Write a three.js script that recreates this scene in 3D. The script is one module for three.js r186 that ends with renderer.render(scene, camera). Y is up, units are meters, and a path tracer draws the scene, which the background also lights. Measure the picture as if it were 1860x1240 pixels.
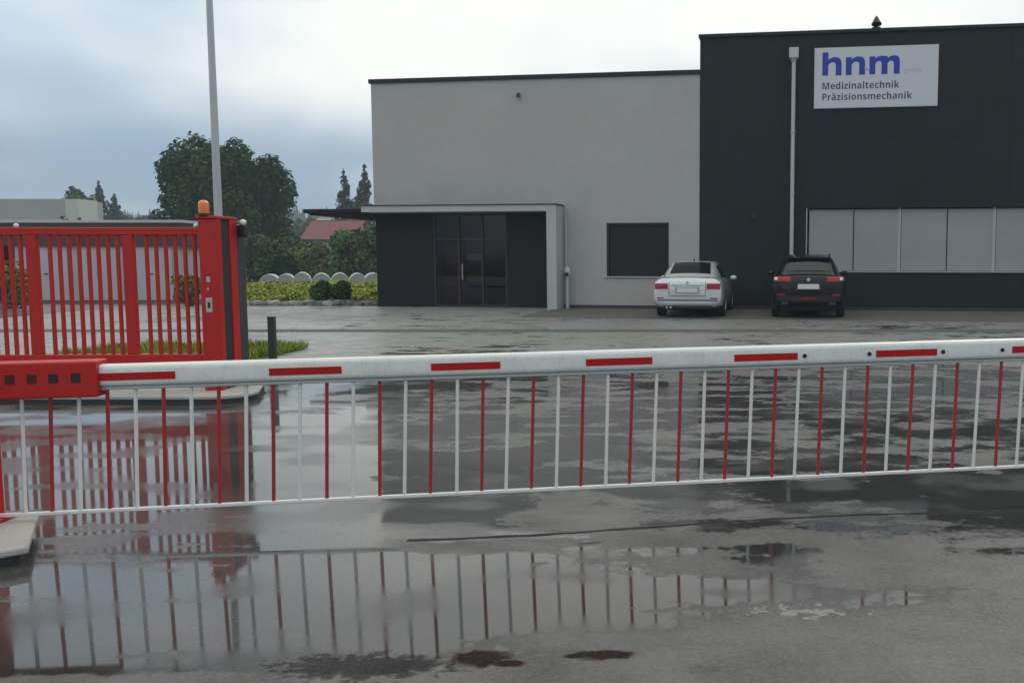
import * as THREE from 'three';
import { RoundedBoxGeometry } from 'three/addons/geometries/RoundedBoxGeometry.js';
import { mergeGeometries, toCreasedNormals } from 'three/addons/utils/BufferGeometryUtils.js';

// ------------------------------------------------------------------ camera, sky, sun, exposure
const scene = new THREE.Scene();
const EYE = 1.55, FOCAL = 1700, PITCH = Math.atan(152 / FOCAL);
const camera = new THREE.PerspectiveCamera(2 * Math.atan(620 / FOCAL) * 180 / Math.PI, 1.5, 0.1, 2500);
camera.position.set(0, EYE, 0);
camera.rotation.set(-PITCH, 0, 0);
camera.setViewOffset(1860, 1240, -270, 0, 1860, 1240);
scene.add(camera);

const SUN = new THREE.Vector3(0.42, 0.72, -0.55).normalize();

// noise
function rng(seed) { let a = seed >>> 0; return () => { a = (a + 0x6D2B79F5) | 0; let t = Math.imul(a ^ (a >>> 15), 1 | a); t = (t + Math.imul(t ^ (t >>> 7), 61 | t)) ^ t; return ((t ^ (t >>> 14)) >>> 0) / 4294967296; }; }
const NT = new Float32Array(65536); { const r = rng(77); for (let i = 0; i < 65536; i++) NT[i] = r(); }
function vn(x, y) {
  const xi = Math.floor(x), yi = Math.floor(y); let fx = x - xi, fy = y - yi;
  fx = fx * fx * (3 - 2 * fx); fy = fy * fy * (3 - 2 * fy);
  const a = (yi & 255) << 8, b = ((yi + 1) & 255) << 8, c = xi & 255, d = (xi + 1) & 255;
  const p = NT[a + c], q = NT[a + d], r = NT[b + c], s = NT[b + d];
  return p + (q - p) * fx + (r - p + (p - q - r + s) * fx) * fy;
}
function fbm(x, y, o = 4) { let s = 0, a = 0.5, t = 0; for (let i = 0; i < o; i++) { s += a * vn(x, y); t += a; a *= 0.5; x = x * 2.03 + 17.3; y = y * 2.03 + 9.1; } return s / t; }
const clamp = (x, a = 0, b = 1) => Math.min(b, Math.max(a, x));
const sst = (a, b, x) => { const t = clamp((x - a) / (b - a)); return t * t * (3 - 2 * t); };
const mix = (a, b, t) => a + (b - a) * t;

function makeSky() {
  const W = 1024, H = 512, d = new Float32Array(W * H * 4);
  for (let j = 0; j < H; j++) for (let i = 0; i < W; i++) {
    const el = ((j + 0.5) / H - 0.5) * Math.PI, az = ((i + 0.5) / W - 0.5) * 2 * Math.PI;
    const x = Math.cos(el) * Math.cos(az), y = Math.sin(el), z = Math.cos(el) * Math.sin(az);
    const yy = Math.max(y, 0), px = x / (yy + 0.3), pz = z / (yy + 0.3);
    const n = fbm(px * 1.297 + 86.602, pz * 1.297 + 23.554, 4), n2 = fbm(px * 3.1 + 5.5, pz * 3.1 + 80.1, 5), n3 = fbm(px * 0.9 + 11, pz * 0.9 + 23, 3);
    const glow = x * SUN.x + y * SUN.y + z * SUN.z;            // bright cloud round the hidden sun
    let m = 0.42 + 0.22 * (glow - 0.42) + 1.95 * (n - 0.505) + 0.62 * (n2 - 0.5) + 1.5 * Math.max(0, yy - 0.25);
    m = mix(clamp(m), sst(0, 1, m), 0.5);
    const low = 1 - sst(0.0, 0.26, y);                          // the deeper cloud bank near the horizon
    let r = mix(0.45, 0.92, m), g = mix(0.60, 0.93, m), b = mix(0.745, 0.895, m);
    const bank = low * 0.52 * (1 - m) * (0.6 + 0.8 * n3);
    r *= 1 - bank; g *= 1 - bank * 0.96; b *= 1 - bank * 0.88;
    if (y < 0) { r = 0.2; g = 0.21; b = 0.21; }
    const k = (j * W + i) * 4; d[k] = r; d[k + 1] = g; d[k + 2] = b; d[k + 3] = 1;
  }
  const t = new THREE.DataTexture(d, W, H, THREE.RGBAFormat, THREE.FloatType);
  t.mapping = THREE.EquirectangularReflectionMapping; t.magFilter = t.minFilter = THREE.LinearFilter; t.needsUpdate = true;
  return t;
}
scene.background = makeSky();
scene.environment = scene.background;

const sun = new THREE.DirectionalLight(0xfff4e6, 0.6);
sun.position.copy(SUN).multiplyScalar(80); sun.castShadow = true; sun.shadow.radius = 40; sun.shadow.mapSize.set(2048, 2048);
Object.assign(sun.shadow.camera, { left: -40, right: 40, top: 40, bottom: -40, near: 1, far: 250 });
scene.add(sun, sun.target);
scene.fog = new THREE.FogExp2(0xc9d6e2, 0.001);

const renderer = new THREE.WebGLRenderer({ antialias: true });
renderer.toneMapping = THREE.LinearToneMapping;
renderer.toneMappingExposure = 1.16;
renderer.shadowMap.enabled = true;

// ------------------------------------------------------------------ helpers
const taken = {};
function numbered(n) { const k = taken[n] ?? 0; taken[n] = k + 1; return k ? n + '_' + String(k).padStart(3, '0') : n; }
function tag(o, label, category, group) { o.userData.label = label; o.userData.category = category; if (group) o.userData.group = group; return o; }
function thing(name, label, category, [x, y, z] = [0, 0, 0], turn = 0, group) {
  const o = new THREE.Group(); o.name = numbered(name); o.position.set(x, y, z); o.rotation.y = turn; scene.add(o); return tag(o, label, category, group);
}
function part(name, geo, mat, parent, label) {
  if (Array.isArray(geo)) geo = geo.length > 1 ? mergeGeometries(geo.map((g) => (g.index ? g.toNonIndexed() : g))) : geo[0];
  const m = new THREE.Mesh(geo, mat); m.name = name; m.castShadow = m.receiveShadow = true; parent.add(m); if (label) m.userData.label = label; return m;
}
function solo(name, geo, mat, label, category, group) { const m = part(numbered(name), geo, mat, scene); return tag(m, label, category, group); }
function struct(name, geo, mat) { const m = part(numbered(name), geo, mat, scene); m.userData.kind = 'structure'; return m; }
// box by its min and max corners
function bx(x0, y0, z0, x1, y1, z1, r = 0) {
  const w = x1 - x0, h = y1 - y0, d = z1 - z0;
  const g = r ? new RoundedBoxGeometry(w, h, d, 2, Math.min(r, w / 2.1, h / 2.1, d / 2.1)) : new THREE.BoxGeometry(w, h, d);
  return g.translate((x0 + x1) / 2, (y0 + y1) / 2, (z0 + z1) / 2);
}
function cyl(r0, r1, h, x, y, z, n = 20, open = false) { return new THREE.CylinderGeometry(r0, r1, h, n, 1, open).translate(x, y + h / 2, z); }
function bar(a, b, r0, r1 = r0, n = 10) {
  const A = new THREE.Vector3(...a), B = new THREE.Vector3(...b), d = B.clone().sub(A);
  return new THREE.CylinderGeometry(r1, r0, d.length(), n).applyQuaternion(new THREE.Quaternion().setFromUnitVectors(new THREE.Vector3(0, 1, 0), d.clone().normalize())).translate((A.x + B.x) / 2, (A.y + B.y) / 2, (A.z + B.z) / 2);
}
function sheet(x0, z0, x1, z1, y) {   // horizontal rectangle, uv 0..1
  const g = new THREE.BufferGeometry();
  g.setAttribute('position', new THREE.Float32BufferAttribute([x0, y, z0, x1, y, z0, x1, y, z1, x0, y, z1], 3));
  g.setAttribute('normal', new THREE.Float32BufferAttribute([0, 1, 0, 0, 1, 0, 0, 1, 0, 0, 1, 0], 3));
  g.setAttribute('uv', new THREE.Float32BufferAttribute([0, 0, 1, 0, 1, 1, 0, 1], 2));
  g.setIndex([0, 2, 1, 0, 3, 2]); return g;
}
function metres(g, s = 1) {   // uv in metres from the dominant axis of each face
  g = g.index ? g.toNonIndexed() : g; const p = g.attributes.position, n = g.attributes.normal, uv = new Float32Array(p.count * 2);
  for (let i = 0; i < p.count; i++) {
    const ax = Math.abs(n.getX(i)), ay = Math.abs(n.getY(i)), az = Math.abs(n.getZ(i));
    const [u, v] = ay > ax && ay > az ? [p.getX(i), p.getZ(i)] : ax > az ? [p.getZ(i), p.getY(i)] : [p.getX(i), p.getY(i)];
    uv[2 * i] = u * s; uv[2 * i + 1] = v * s;
  }
  g.setAttribute('uv', new THREE.BufferAttribute(uv, 2)); return g;
}
function tex(W, H, fn, srgb = false, repeat) {
  const d = new Uint8Array(W * H * 4);
  for (let j = 0; j < H; j++) for (let i = 0; i < W; i++) { const c = fn((i + 0.5) / W, (j + 0.5) / H, i, j), k = (j * W + i) * 4; d[k] = clamp(c[0]) * 255; d[k + 1] = clamp(c[1]) * 255; d[k + 2] = clamp(c[2]) * 255; d[k + 3] = 255; }
  const t = new THREE.DataTexture(d, W, H, THREE.RGBAFormat); t.wrapS = t.wrapT = THREE.RepeatWrapping; t.magFilter = t.minFilter = THREE.LinearFilter;
  if (srgb) t.colorSpace = THREE.SRGBColorSpace; if (repeat) t.repeat.set(...repeat); t.needsUpdate = true; return t;
}
const toS = (x) => (x <= 0.0031308 ? 12.92 * x : 1.055 * Math.pow(x, 1 / 2.4) - 0.055);
// tiling value noise: period in cells
function tn(u, v, n, s = 0) {
  const x = u * n, y = v * n, xi = Math.floor(x), yi = Math.floor(y); let fx = x - xi, fy = y - yi; fx = fx * fx * (3 - 2 * fx); fy = fy * fy * (3 - 2 * fy);
  const H = (a, b) => NT[((((b % n) + n) % n) * 131 + (((a % n) + n) % n) * 7 + s * 977) & 65535];
  return mix(mix(H(xi, yi), H(xi + 1, yi), fx), mix(H(xi, yi + 1), H(xi + 1, yi + 1), fx), fy);
}
const lin = (r, g, b) => new THREE.Color().setRGB(r, g, b);
const std = (c, rough = 0.6, o = {}) => new THREE.MeshStandardMaterial({ color: lin(...c), roughness: rough, ...o });
const phy = (c, rough = 0.6, o = {}) => new THREE.MeshPhysicalMaterial({ color: lin(...c), roughness: rough, ...o });

// shared textures: fine grain (bump), blotches (colour multiplier)
const grainT = tex(512, 512, (u, v) => { const g = 0.5 * tn(u, v, 128, 1) + 0.35 * tn(u, v, 64, 2) + 0.15 * tn(u, v, 16, 3); return [g, g, g]; });
function tiled(t, rx, ry = rx) { const c = t.clone(); c.repeat.set(rx, ry); c.needsUpdate = true; return c; }
const blotchT = tex(512, 512, (u, v) => { const g = 0.86 + 0.14 * (0.5 * tn(u, v, 5, 4) + 0.3 * tn(u, v, 13, 5) + 0.2 * tn(u, v, 41, 6)); return [toS(g), toS(g), toS(g)]; }, true);
const streakT = tex(512, 512, (u, v) => { const g = 0.84 + 0.16 * (0.45 * tn(u, v, 4, 7) + 0.35 * tn(u, v * 0.125, 48, 8) + 0.2 * tn(u, v, 64, 9)); return [toS(g), toS(g), toS(g)]; }, true);

const grimeT = tex(1024, 1024, (u, v) => { const a = 0.5 * tn(u, v, 9, 11) + 0.3 * tn(u, v, 31, 12) + 0.2 * tn(u, v, 97, 13), d = tn(u, v * 0.25, 120, 14), sp = tn(u, v, 230, 15); let g = 1 - 0.11 * sst(0.52, 0.78, a) * (0.4 + 0.6 * d) - 0.22 * sst(0.90, 0.98, sp) * sst(0.4, 0.6, a) - 0.05 * sst(0.6, 0.9, d); return [toS(g), toS(g * 0.985), toS(g * 0.95)]; }, true);
const M = {
  render: std([0.425, 0.418, 0.398], 0.88, { map: tiled(blotchT, 0.22), bumpMap: tiled(grainT, 1.2), bumpScale: 0.003 }),
  portal: std([0.46, 0.47, 0.46], 0.7, { map: tiled(streakT, 0.4), bumpMap: tiled(grainT, 1), bumpScale: 0.002 }),
  clad: phy([0.020, 0.026, 0.028], 0.6, { map: tiled(streakT, 0.17), specularIntensity: 0.3 }),
  cladCore: std([0.012, 0.015, 0.017], 0.8),
  coping: phy([0.018, 0.026, 0.027], 0.45, { specularIntensity: 0.4 }),
  darkFrame: std([0.012, 0.014, 0.016], 0.45),
  darkPanel: phy([0.013, 0.015, 0.018], 0.5, { specularIntensity: 0.35, map: tiled(blotchT, 0.3) }),
  darkBlind: phy([0.022, 0.025, 0.028], 0.55, { specularIntensity: 0.4 }),
  paleBlind: std([0.31, 0.335, 0.34], 0.6, { map: tiled(blotchT, 0.2) }),
  mullion: std([0.36, 0.385, 0.39], 0.55),
  steel: std([0.45, 0.47, 0.48], 0.42, { metalness: 0.5, map: tiled(streakT, 0.7) }),
  galv: std([0.50, 0.52, 0.52], 0.45, { metalness: 0.25, map: tiled(streakT, 0.6) }),
  signBoard: std([0.52, 0.55, 0.57], 0.5),
  white: phy([0.74, 0.76, 0.75], 0.34, { clearcoat: 0.5, clearcoatRoughness: 0.16, map: tiled(grimeT, 0.9) }),
  redPaint: phy([0.47, 0.013, 0.011], 0.5, { specularIntensity: 0.5, clearcoat: 0.25, clearcoatRoughness: 0.2, map: tiled(grimeT, 0.7) }),
  redTape: phy([0.42, 0.008, 0.008], 0.4, { specularIntensity: 0.5 }),
  redPicket: phy([0.36, 0.016, 0.018], 0.45, { clearcoat: 0.2, clearcoatRoughness: 0.2 }),
  black: std([0.01, 0.01, 0.011], 0.6),
  rubber: std([0.016, 0.016, 0.017], 0.8),
  charcoal: std([0.035, 0.037, 0.04], 0.6),
  concrete: std([0.40, 0.40, 0.385], 0.55, { map: tiled(grimeT, 0.6), bumpMap: tiled(grainT, 2), bumpScale: 0.004 }),
  shadedKerb: std([0.03, 0.03, 0.029], 0.5, { map: tiled(blotchT, 1.5) }),  // wet slab foot, darkened to paint in the shade under the edge
  amber: phy([0.85, 0.19, 0.01], 0.2, { clearcoat: 0.8, clearcoatRoughness: 0.05 }),
  amberCore: std([0.55, 0.10, 0.008], 0.35),
  bark: std([0.05, 0.04, 0.03], 0.9),
  glassDark: phy([0.006, 0.008, 0.010], 0.05),
};
function leafMat(c, o = {}) { return phy(c, 0.8, { vertexColors: true, specularIntensity: 0.25, ...o }); }

// ------------------------------------------------------------------ ground
const fieldM = std([0.075, 0.105, 0.035], 0.95, { map: tiled(blotchT, 60), bumpMap: tiled(grainT, 900), bumpScale: 0.05 });
struct('field', sheet(-900, -1500, 900, 60, -0.03), fieldM);

// wet asphalt: water film in the clear coat (weight in red, roughness in green), stone colour plus painted sky sheen in the map
const GX0 = -17, GX1 = 13, GZ0 = -29.9, GZ1 = 2, GW = GX1 - GX0, GH = GZ1 - GZ0;
const pool = (x, z, cx, cz, ax, az) => { const a = (x - cx) / ax, b = (z - cz) / az; return 1 - Math.sqrt(a * a + b * b); };
function film(x, z) {
  const n1 = fbm(x * 0.33 + 3.1, z * 0.42 + 8.2, 3), n2 = fbm(x * 1.15 + 40, z * 1.7 + 21, 4), n3 = fbm(x * 5 + 7, z * 6 + 3, 3), nm = fbm(x * 1.7 + 15, z * 4.3 + 66, 4);
  let p = -0.04 + 0.8 * (n1 - 0.5) + 0.8 * (n2 - 0.5) + 2.0 * (nm - 0.5) + 0.7 * (n3 - 0.5);
  p += 0.75 * clamp(pool(x, z, -1.75, -4.12, 2.35, 0.80) * 2.2, -0.1, 0.85);
  p += 1.1 * clamp(pool(x, z, -5.6, -7.3, 3.9, 2.3) * 2.0, 0, 0.8);
  p += 1.0 * clamp(pool(x, z, -3.9, -10.5, 1.9, 5.8) * 2.0, 0, 0.7);
  p += 0.7 * clamp(pool(x, z, -2.1, -6.0, 1.5, 1.5) * 2.0, 0, 0.8);
  p += 0.5 * clamp(pool(x, z, 0.2, -4.35, 1.5, 0.7) * 1.8, 0, 0.6);
  p += 0.20 * clamp(pool(x, z, 2.6, -7.6, 6.0, 4.0) * 2, 0, 1);
  p += 0.42 * clamp(pool(x, z, 3.2, -5.9, 3.6, 1.15) * 2, 0, 1);
  p -= 0.55 * sst(0.15, 1.1, x) * sst(-4.95, -4.45, z);
  p -= 0.5 * sst(-3.42, -3.3, z);
  p -= 0.38 * sst(0.0, 1.0, 1 - Math.abs(z + 5.02 + 0.1 * Math.sin(x * 2.1)) / 0.2) * sst(-4.4, -3.4, x);
  p -= 0.34 * sst(-11.5, -15, z) * mix(1, 1.5, sst(-2, -7, x));
  return p;
}
const spots = [[-0.71, -3.51, 0.12, 0.075], [-0.60, -3.47, 0.08, 0.03], [-0.22, -3.545, 0.11, 0.05], [-0.32, -3.535, 0.05, 0.025]];
function crackZ(x) { return -5.12 - 0.165 * (x + 1) - 0.05 * Math.sin(x * 1.7) - 0.03 * fbm(x * 6, 3.3, 3); }
const GN = 2048;
function dataTex(d, n, srgb) { const t = new THREE.DataTexture(d, n, n, THREE.RGBAFormat); t.magFilter = t.minFilter = THREE.LinearFilter; if (srgb) t.colorSpace = THREE.SRGBColorSpace; t.needsUpdate = true; return t; }
function wetAsphalt(X0, Z0, W, H, grain) {
  const filmData = new Uint8Array(GN * GN * 4), stoneData = new Uint8Array(GN * GN * 4);
  for (let j = 0; j < GN; j++) for (let i = 0; i < GN; i++) {
    const x = X0 + (i + 0.5) / GN * W, z = Z0 + (j + 0.5) / GN * H, k = (j * GN + i) * 4;
    const p = film(x, z), h = NT[(i * 7919 + j * 104729) & 65535], h2 = grain ? 0.5 + 1.35 * (0.55 * vn(x * 85, z * 85) + 0.45 * vn(x * 170, z * 170) - 0.5) : vn(x * 28, z * 28), big = fbm(x * 0.5 + 60, z * 0.6 + 31, 3), mid = fbm(x * 2.6 + 9, z * 3.2 + 77, 3);
    const fine = vn(x * 34, z * 34) * 0.5 + vn(x * 11, z * 13) * 0.5;
    let w = sst(-0.28, 0.26, p + 0.5 * (fine - 0.5));                                   // standing water
    let damp = clamp(0.68 + 1.1 * (mid - 0.5) + 0.6 * (big - 0.5), 0.2, 1.0);
    let cw = mix(damp, 1, w), cr = mix(0.34 + 0.2 * (1 - damp) + (grain ? 0.14 * (h2 - 0.5) : 0), 0.045 + 0.20 * sst(0.42, 0.78, vn(x * 2.6, z * 4.0) * 0.5 + mid * 0.5), w);
    const skySheen = sst(0.6, -1.2, x) * 0.9 * sst(0.35, 0.6, big + 0.12);  // puddle bed made lighter at left, painting in the brighter sky reflection
    let a = mix(0.112, mix(0.026, 0.066, skySheen), w) * (0.70 + 0.46 * h2 + 0.14 * h) * (0.86 + 0.28 * big);
    const farSkySheen = sst(-0.2, 0.2, -13.4 - z + 1.6 * (mid - 0.5)) * mix(0.55, 1, sst(-1, -7, x + 3 * (big - 0.5)));   // far drive lightened, painting in sky scattered by its wet surface
    a = mix(a, a * 2.5, farSkySheen * (1 - 0.7 * w));
    let r = a * 1.0, g = a, b = a * 0.955;
    let dirt = 0; for (const [sx, sz, ax, az] of spots) dirt = Math.max(dirt, sst(-0.25, 0.35, pool(x, z, sx, sz, ax, az) + 0.9 * (fbm(x * 22, z * 30, 3) - 0.5)));
    if (dirt > 0) { r = mix(r, 0.012 + 0.028 * h2, dirt); g = mix(g, 0.006 + 0.014 * h2, dirt); b = mix(b, 0.005 + 0.011 * h2, dirt); cw *= 1 - dirt * 0.9; cr = mix(cr, 0.6, dirt); }
    const grit = sst(0.0, 0.4, pool(x, z, -1.15, -3.44, 0.38, 0.13) + 1.3 * (fbm(x * 30, z * 40, 3) - 0.5));
    if (grit > 0) { const c = 0.008 + 0.05 * h; r = mix(r, c, grit * 0.8); g = mix(g, c, grit * 0.8); b = mix(b, c * 0.95, grit * 0.8); cw *= 1 - grit * 0.8; }
    const chalk = sst(0.25, 0.6, pool(x, z, 0.66, -4.0, 0.24, 0.09) + 3.2 * (fbm(x * 24 + 3, z * 26, 3) - 0.6));
    r = mix(r, 0.30, chalk * 0.6); g = mix(g, 0.30, chalk * 0.6); b = mix(b, 0.29, chalk * 0.6);
    if (x > -1.4) { const c = 1 - Math.abs(z - crackZ(x)) / (0.02 + 0.014 * vn(x * 9, 4)); if (c > 0) { r *= 1 - 0.7 * clamp(c * 2); g *= 1 - 0.7 * clamp(c * 2); b *= 1 - 0.7 * clamp(c * 2); cw *= 1 - clamp(c * 2) * 0.85; cr = mix(cr, 0.5, clamp(c * 2)); } }
    filmData[k] = cw * 255; filmData[k + 1] = cr * 255; filmData[k + 2] = 0; filmData[k + 3] = 255;
    stoneData[k] = toS(r) * 255; stoneData[k + 1] = toS(g) * 255; stoneData[k + 2] = toS(b) * 255; stoneData[k + 3] = 255;
  }
  const filmT = dataTex(filmData, GN), stoneT = dataTex(stoneData, GN, true);
  return new THREE.MeshPhysicalMaterial({ color: 0xffffff, map: stoneT, roughness: 0.7, specularIntensity: 0.12, clearcoat: 1, clearcoatRoughness: 1, clearcoatMap: filmT, clearcoatRoughnessMap: filmT, bumpMap: tiled(grainT, W * 1.5, H * 1.5), bumpScale: 0.009 });
}
const NX0 = -5.2, NX1 = 4.2, NZ0 = -7.4, NZ1 = 0.6;      // the nearer ground, baked finer
function sheetOf(x0, z0, x1, z1) { const g = sheet(x0, z0, x1, z1, 0), q = (x) => (x - GX0) / GW, r = (z) => (z - GZ0) / GH; g.setAttribute('uv', new THREE.Float32BufferAttribute([q(x0), r(z0), q(x1), r(z0), q(x1), r(z1), q(x0), r(z1)], 2)); return g; }
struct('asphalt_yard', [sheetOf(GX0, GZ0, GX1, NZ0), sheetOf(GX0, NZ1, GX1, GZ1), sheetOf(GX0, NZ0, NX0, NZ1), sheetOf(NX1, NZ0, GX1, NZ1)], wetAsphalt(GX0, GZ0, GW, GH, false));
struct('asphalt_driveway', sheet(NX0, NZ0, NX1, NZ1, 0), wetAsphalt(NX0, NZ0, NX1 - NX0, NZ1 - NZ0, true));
const outerM = phy([0.22, 0.22, 0.217], 0.6, { specularIntensity: 0.12, clearcoat: 1, clearcoatRoughness: 0.16, map: tiled(blotchT, 6), bumpMap: tiled(grainT, 40), bumpScale: 0.006 });
struct('asphalt_apron', [sheet(-60, -33, GX0, 14, -0.004), sheet(GX1, -33, 60, 14, -0.004), sheet(GX0, GZ1, GX1, 14, -0.004), sheet(GX0, -33, GX1, GZ0, -0.004)], outerM);
// gutter of darker rough stones across the yard
struct('gutter_strip', metres(bx(-40, -0.05, -20.25, 40, 0.004, -19.55)), std([0.085, 0.085, 0.083], 0.75, { map: tiled(grimeT, 0.35), bumpMap: tiled(grainT, 3), bumpScale: 0.01 }));

// ------------------------------------------------------------------ company buildings (own axes: x along the facade, z out of it)
const BA = 8.5 * Math.PI / 180, BP = [1.17, 0, -28.4];
const bTurn = -BA;
const toWorld = (x, y, z) => [BP[0] + x * Math.cos(BA) - z * Math.sin(BA), y, BP[2] + x * Math.sin(BA) + z * Math.cos(BA)];
{
  const g = sheet(-4.3, 0.0, 18, 4.6, 0.004).rotateY(bTurn).translate(...BP);
  struct('parking_strip', g, std([0.115, 0.108, 0.092], 0.85, { map: tiled(blotchT, 5, 1.2), bumpMap: tiled(grainT, 20, 4), bumpScale: 0.012 }));
}
{ // grey wing
  const t = thing('grey_building', 'low light grey flat roofed building with dark roof edge and glazed entrance', 'building', BP, bTurn);
  const L = -10.38, H = 6.98;
  part('wall', metres(bx(L, 3.0, -12, 0, H, 0)), M.render, t);
  part('wall', metres(bx(-4.55, 0, -12, -2.86, 3.0, 0)), M.render, t);
  part('wall', metres(bx(-0.93, 0, -12, 0, 3.0, 0)), M.render, t);
  part('wall', metres(bx(-2.86, 0, -12, -0.93, 0.98, 0)), M.render, t);
  part('wall', metres(bx(-2.86, 2.61, -12, -0.93, 3.0, 0)), M.render, t);
  part('rear_wall', metres(bx(L, 0, -12, -4.55, 3.0, -4)), M.render, t);
  part('roof_edge', bx(L - 0.06, H, -12.1, -0.002, H + 0.13, 0.06, 0.012), M.coping, t);
  part('plinth_strip', bx(-4.3, 0, 0, -0.02, 0.10, 0.02), M.charcoal, t);
  // window with its lowered dark blind
  const w = part('window', bx(-2.86, 0.98, -0.25, -0.93, 2.61, -0.2), M.darkFrame, t);
  part('frame', [bx(-2.86, 2.55, -0.2, -0.93, 2.61, -0.04), bx(-2.86, 0.98, -0.2, -2.80, 2.55, -0.04), bx(-0.99, 0.98, -0.2, -0.93, 2.55, -0.04)], M.darkFrame, w);
  const slats = []; for (let i = 0; i < 20; i++) slats.push(bx(-2.79, 1.0 + i * 0.0775, -0.13, -1.0, 1.0 + i * 0.0775 + 0.066, -0.115, 0.005));
  part('blind', slats, M.darkBlind, w);
  part('sill', bx(-2.92, 0.94, -0.2, -0.87, 0.978, 0.05, 0.006), M.steel, w);
  // portal round the entrance
  const p = part('portal', [metres(bx(-10.40, 2.95, 0.002, -4.22, 3.13, 0.85)), metres(bx(-4.52, 0, 0.002, -4.22, 2.95, 0.85))].map((g) => g), M.portal, t);
  part('top_flashing', bx(-10.42, 3.13, 0.002, -4.18, 3.165, 0.88, 0.006), M.charcoal, p);
  // side canopy roof past the corner
  const c = part('side_canopy', bx(-12.35, 2.93, -3.2, -10.402, 3.06, 0.80, 0.01), M.darkPanel, t, 'thin dark flat canopy roof past the corner');
  for (let i = 0; i < 9; i++) part('canopy_slat', bx(-12.33, 2.88, -3.1 + i * 0.43, -10.42, 2.929, -2.98 + i * 0.43), M.bark, c);
  // entrance front
  part('entrance_panel', metres(bx(-10.36, 0, -0.3, -8.45, 2.949, -0.05)), M.darkPanel, t, 'closed dark panel beside the glazing');
  part('entrance_panel', metres(bx(-6.05, 0, -0.3, -4.525, 2.949, -0.05)), M.darkPanel, t, 'closed dark panel beside the glazing');
  part('lobby', [bx(-8.45, 0.002, -4, -6.05, 0.02, -0.3), bx(-8.45, 2.93, -4, -6.05, 2.99, -0.3), bx(-8.5, 0.02, -4, -8.45, 2.93, -0.3), bx(-6.05, 0.02, -4, -6.0, 2.93, -0.3), bx(-8.45, 0.02, -3.99, -6.05, 2.93, -3.9)], std([0.09, 0.09, 0.09], 0.7), t);
  const pane = phy([0.5, 0.52, 0.54], 0.02, { specularIntensity: 0.5, transmission: 1, thickness: 0, ior: 1.5 });
  const e = part('entrance_glazing', [bx(-8.45, 2.86, -0.16, -6.05, 2.949, -0.06), bx(-8.45, 0.0, -0.16, -6.05, 0.07, -0.06), bx(-8.45, 0.07, -0.16, -8.39, 2.86, -0.06), bx(-7.65, 0.07, -0.16, -7.59, 2.86, -0.06), bx(-6.88, 0.07, -0.16, -6.82, 2.86, -0.06), bx(-6.11, 0.07, -0.16, -6.05, 2.86, -0.06), bx(-8.39, 2.1, -0.16, -7.65, 2.15, -0.06), bx(-7.59, 2.1, -0.16, -6.88, 2.15, -0.06), bx(-6.82, 2.1, -0.16, -6.11, 2.15, -0.06)], M.darkFrame, t);
  for (const [a, b] of [[-8.39, -7.65], [-7.59, -6.88], [-6.82, -6.11]]) for (const [y0, y1] of [[0.07, 2.1], [2.15, 2.86]]) part('pane', bx(a, y0, -0.12, b, y1, -0.11), pane, e);
  part('door_handle', bx(-7.52, 0.85, -0.06, -7.49, 1.35, -0.02, 0.01), M.steel, e);
  // small wall fittings
  const l = part('wall_light', cyl(0.05, 0.07, 0.10, -5.57, 6.44, 0.09, 14), M.charcoal, t, 'small dark light high on the grey wall'); part('bracket', bx(-5.6, 6.5, 0.0, -5.54, 6.56, 0.09), M.charcoal, l);
  const ic = part('intercom_column', cyl(0.05, 0.06, 1.02, -4.02, 0, 0.35, 14), M.galv, t); part('intercom_head', new THREE.SphereGeometry(0.135, 18, 12).scale(0.85, 1.25, 0.7).translate(-4.02, 1.12, 0.35), M.galv, ic); part('speaker_face', bx(-4.08, 1.0, 0.42, -3.96, 1.1, 0.455, 0.01), M.black, ic);
  part('rain_pipe', cyl(0.035, 0.035, 2.8, -4.12, 0.1, 0.06, 12), M.portal, t);
}
// things behind the entrance glass
{
  const R = thing('red_display_panel', 'narrow red upright panel behind the dark entrance glass', 'panel', toWorld(-7.98, 0.02, -0.55), bTurn);
  part('board', bx(-0.33, 0.06, -0.03, 0.33, 2.0, 0.03, 0.01), std([0.30, 0.012, 0.012], 0.5), R); part('foot', bx(-0.35, 0, -0.2, 0.35, 0.06, 0.2, 0.01), M.black, R);
  const B = thing('blue_poster_stand', 'blue and white poster stand behind the entrance glass', 'poster stand', toWorld(-7.22, 0.02, -0.5), bTurn);
  part('board', bx(-0.32, 0.06, -0.03, 0.32, 2.25, 0.03, 0.01), std([0.02, 0.03, 0.13], 0.5), B); part('print', bx(-0.28, 1.45, 0.031, 0.28, 1.66, 0.036), std([0.6, 0.65, 0.75], 0.5), B, 'pale band printed across the blue poster'); part('print', bx(-0.24, 0.75, 0.031, 0.2, 1.0, 0.036), std([0.5, 0.14, 0.03], 0.5), B, 'orange block low on the poster'); part('foot', bx(-0.35, 0, -0.2, 0.35, 0.06, 0.2, 0.01), M.black, B);
}
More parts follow.
